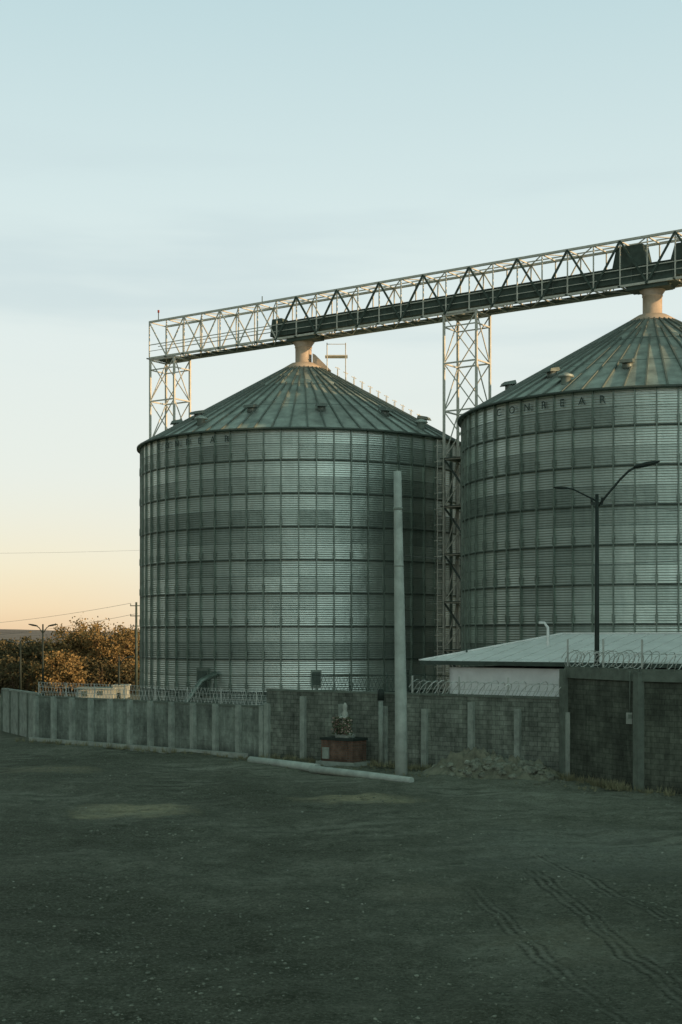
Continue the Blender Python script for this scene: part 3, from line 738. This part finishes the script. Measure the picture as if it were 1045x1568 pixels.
while k < LT:
    w_ = min(7, 7*min(k, LT-k)/4.2)
    mb.beam(BP(k,0,z0+.115), BP(k, w_, z0+.115+(z1-z0)*w_/7), 0.035, 0.03, 2); k += 0.95
for (a_, b_) in ((0,4),(4,5),(1,5)): mb.beam(q[a_]+Vector((0,0,.13)), q[b_]+Vector((0,0,.13)), 0.2, 0.06, 0)
mb.tube([BP(5,4,5), BP(5,4,6.15), BP(4.85,3.9,6.4), BP(4.6,3.8,6.4)], .07, 8, 0)
mb.tube([BP(1.5,2,4.5), BP(1.5,2,5.1)], .05, 8, 1)
o = mb.obj('roof', [M_SHEET, M_DARK, M_SEAM]); o.parent = wb

cf = MB(); a = Vector((-1.5,74.5,0)); b = Vector((6.5,72.5,0)); d = (b-a); Ln = d.length; d.normalize()
x = 0
while x < Ln:
    for s_ in (0, 1):
        cf.beam(a+d*(x+.6*s_)+Vector((0,0,2.2)), a+d*(x+.6*(1-s_))+Vector((0,0,3.7)), 0.014, m=0)
    x += 0.2
x = 0
while x <= Ln: cf.tube([a+d*x, a+d*x+Vector((0,0,3.8))], .035, 6, 0); x += 2.0
for z in (2.2, 3.7): cf.tube([a+Vector((0,0,z)), b+Vector((0,0,z))], .025, 6, 0)
cf.obj('chain_link_fence', [M_DARK])

# unseen building added right of the frame to keep the yard in shade
gw = bpy.data.objects.new('unseen_shade_block', None); scene.collection.objects.link(gw)
mb = MB(); x0, x1, y0, y1 = 46, 70, -70, 59
H_ = 17.5
mb.box(((x0+x1)/2,(y0+y1)/2,H_/2), (x1-x0, y1-y0, H_), (1,0,0), 0)
for yy in range(y0+4, y1, 8): mb.box((x0-.1, yy, H_/2), (.3,.4,H_-.1), (1,0,0), 1)
for yy in range(y0+8, y1-6, 24): mb.box((x0-.05, yy, 2.5), (.3,5,5), (1,0,0), 2)
o = mb.obj('walls', [M_CONC, M_PIL, M_DARK]); o.parent = gw
mb = MB(); xm = (x0+x1)/2
vs = [(x0-.6,y0-.6,H_+.02),(x1+.6,y0-.6,H_+.02),(x1+.6,y1+.6,H_+.02),(x0-.6,y1+.6,H_+.02),(xm,y0-.6,24),(xm,y1+.6,24)]
mb.v += vs
for f in ((0,4,5,3),(4,1,2,5),(0,1,4),(3,5,2),(0,3,2,1)): mb.face(f, 0)
o = mb.obj('roof', [M_ROOF]); o.parent = gw

# ------------------------------------------------------------------ distant things
def leafmat(name, c1, c2):
    m, nt, b = newmat(name)
    tc = nt.node('ShaderNodeTexCoord').outputs['Object']
    gi = nt.node('ShaderNodeNewGeometry')
    f = nt.math('ADD', nt.math('MULTIPLY', gi.outputs['Random Per Island'], 0.6), nt.math('MULTIPLY', nt.noise(tc, 0.8, 3), 0.5))
    nt.put(b.inputs['Base Color'], nt.ramp(f, [(0.25, c1), (0.85, c2)])); b.inputs['Roughness'].default_value = 0.8
    b.inputs['Specular IOR Level'].default_value = 0.1
    return m
M_AUT = leafmat('autumn_leaves', (0.11,0.09,0.04), (0.38,0.26,0.11))
M_GRN = leafmat('dull_leaves', (0.06,0.06,0.032), (0.20,0.16,0.08))
M_BARK = mat('bark', (0.12,0.085,0.055), 0.9, 0, 3, .3)
def leaf(mb, c, s, m):
    a = Vector((random.gauss(0,1),random.gauss(0,1),random.gauss(0,1))).normalized()
    b = a.orthogonal().normalized(); b = Matrix.Rotation(random.random()*6.28, 3, a) @ b; cc = a.cross(b)
    o = len(mb.v); mb.v += [tuple(c-b*s), tuple(c+cc*s*.6), tuple(c+b*s), tuple(c-cc*s*.6)]; mb.face((o,o+1,o+2,o+3), m)
def tree(name, x, y, h, r, lm, dens=1.0, seed=0):
    random.seed(seed); mb = MB(); th = h*0.22
    mb.tube([(x,y,0),(x+.05,y,th*.5),(x-.05,y,th),(x,y,h*.6)], [h*.035,h*.028,h*.022,h*.01], 8, 0)
    tips = []
    for i in range(15):
        an = i*2.4+random.random(); z = th*random.uniform(.45,1.6); l = r*random.uniform(.6,1.0)
        p0 = Vector((x,y,z)); d = Vector((math.cos(an),math.sin(an),0))
        p1 = p0 + d*l*.5 + Vector((0,0,h*.12)); p2 = p0 + d*l + Vector((0,0,h*random.uniform(.02,.5)))
        mb.tube([p0,p1,p2], [h*.014,h*.009,h*.003], 6, 0); tips += [p1, p2, p1.lerp(p2,.5)]
        for k in range(3):
            p3 = p2 + Vector((random.uniform(-1,1),random.uniform(-1,1),random.uniform(-.3,1)))*r*.3
            mb.tube([p1.lerp(p2,.6), p3], [h*.005,h*.002], 5, 0); tips.append(p3)
    for k in range(14): tips.append(Vector((x,y,0))+Vector((random.uniform(-.5,.5)*r,random.uniform(-.5,.5)*r,h*random.uniform(.5,.97))))
    for tp in tips:
        cr = r*random.uniform(.14,.34)
        for k in range(int(80*dens)):
            dv = Vector((random.gauss(0,1),random.gauss(0,1),random.gauss(0,.7)))*cr*.6
            p = tp+dv
            if p.z > 0.2: leaf(mb, p, random.uniform(.08,.18), 1)
    mb.obj(name, [M_BARK, lm])
tree('autumn_tree', -26.5, 150, 7.4, 3.3, M_AUT, 1.0, 1)
tree('autumn_tree.001', -23.5, 146, 6.8, 2.9, M_AUT, .9, 2)
tree('autumn_tree.002', -29.6, 154, 6.9, 2.9, M_AUT, .9, 3)
tree('autumn_tree.003', -21.0, 150, 6.8, 2.7, M_AUT, .9, 4)
tree('autumn_tree.004', -25.2, 156, 7.2, 3.0, M_AUT, .9, 14)
tree('broadleaf_tree', -37.5, 158, 5.4, 2.9, M_GRN, .9, 5)
tree('broadleaf_tree.001', -33.0, 150, 5.7, 2.8, M_GRN, .9, 6)
tree('broadleaf_tree.002', -42.0, 172, 5.4, 2.9, M_GRN, .8, 7)
tree('autumn_tree.005', -27.5, 139, 4.2, 2.2, M_AUT, .9, 8)
random.seed(77)
th_ = MB()
for i in range(70):
    x = random.uniform(-38, -18.5); y = random.uniform(141, 147); h = random.uniform(1.4, 3.6)
    for k in range(4): th_.tube([(x,y,0),(x+random.gauss(0,.4),y+random.gauss(0,.3),h*.8)], [.04,.01], 5, 0)
    for k in range(190):
        leaf(th_, Vector((x+random.gauss(0,.6), y+random.gauss(0,.5), abs(h*random.random()**.7+random.gauss(0,.15))+.1)), random.uniform(.08,.18), 1)
th_.obj('shrub_thicket', [M_BARK, M_GRN])
random.seed(31)
tl = MB()
for i in range(190):
    y = random.uniform(185, 330); x = random.uniform(-0.36, 0.05)*y; h = random.uniform(2.5, 5.6)
    tl.tube([(x,y,0),(x,y,h*.6)], .12, 5, 0)
    for k in range(90):
        leaf(tl, Vector((x+random.gauss(0,1.4), y+random.gauss(0,1.2), h*(.55+random.gauss(0,.2)))), random.uniform(.25,.5), 1)
tl.obj('distant_tree_line', [M_BARK, M_GRN])
hb = MB(); n = 200; m_ = 14
for j in range(m_+1):
    for i in range(n+1):
        x = -1400 + 2800*i/n; y = 700 + 1100*j/m_
        z = (math.sin(math.pi*j/m_)**1.2)*(8.5+4.5*noise.noise(Vector((x*.004,y*.002,2)))+1.5*noise.noise(Vector((x*.02,y*.01,5)))+6.0*math.exp(-((x+290)/110)**2)) - 0.5
        hb.v.append((x,y,z))
for j in range(m_):
    for i in range(n):
        o = j*(n+1)+i; hb.face((o,o+1,o+n+2,o+n+1), 0, None, True)
hb.obj('hills', [mat('scrub_hill', (0.22,0.18,0.15), 0.95, 0, 0.03, .4)])
hs = bpy.data.objects.new('small_house', None); scene.collection.objects.link(hs)
mb = MB(); mb.box((-22.8,133,0.42), (3.4,4,0.84), (1,.05,0), 0); mb.box((-20.6,133.4,0.55), (1.3,3,1.1), (1,.05,0), 0)
mb.box((-23.6,130.95,.45), (.5,.1,.5), (1,.05,0), 1); mb.box((-22.2,131.05,.5), (.5,.1,.4), (1,.05,0), 1)
o = mb.obj('walls', [M_CONC, M_DARK]); o.parent = hs
mb = MB(); mb.box((-22.8,133,0.90), (3.7,4.4,.10), (1,.05,0), 0); mb.box((-20.6,133.4,1.16), (1.5,3.3,.10), (1,.05,0), 0); o = mb.obj('roof', [M_CONC]); o.parent = hs
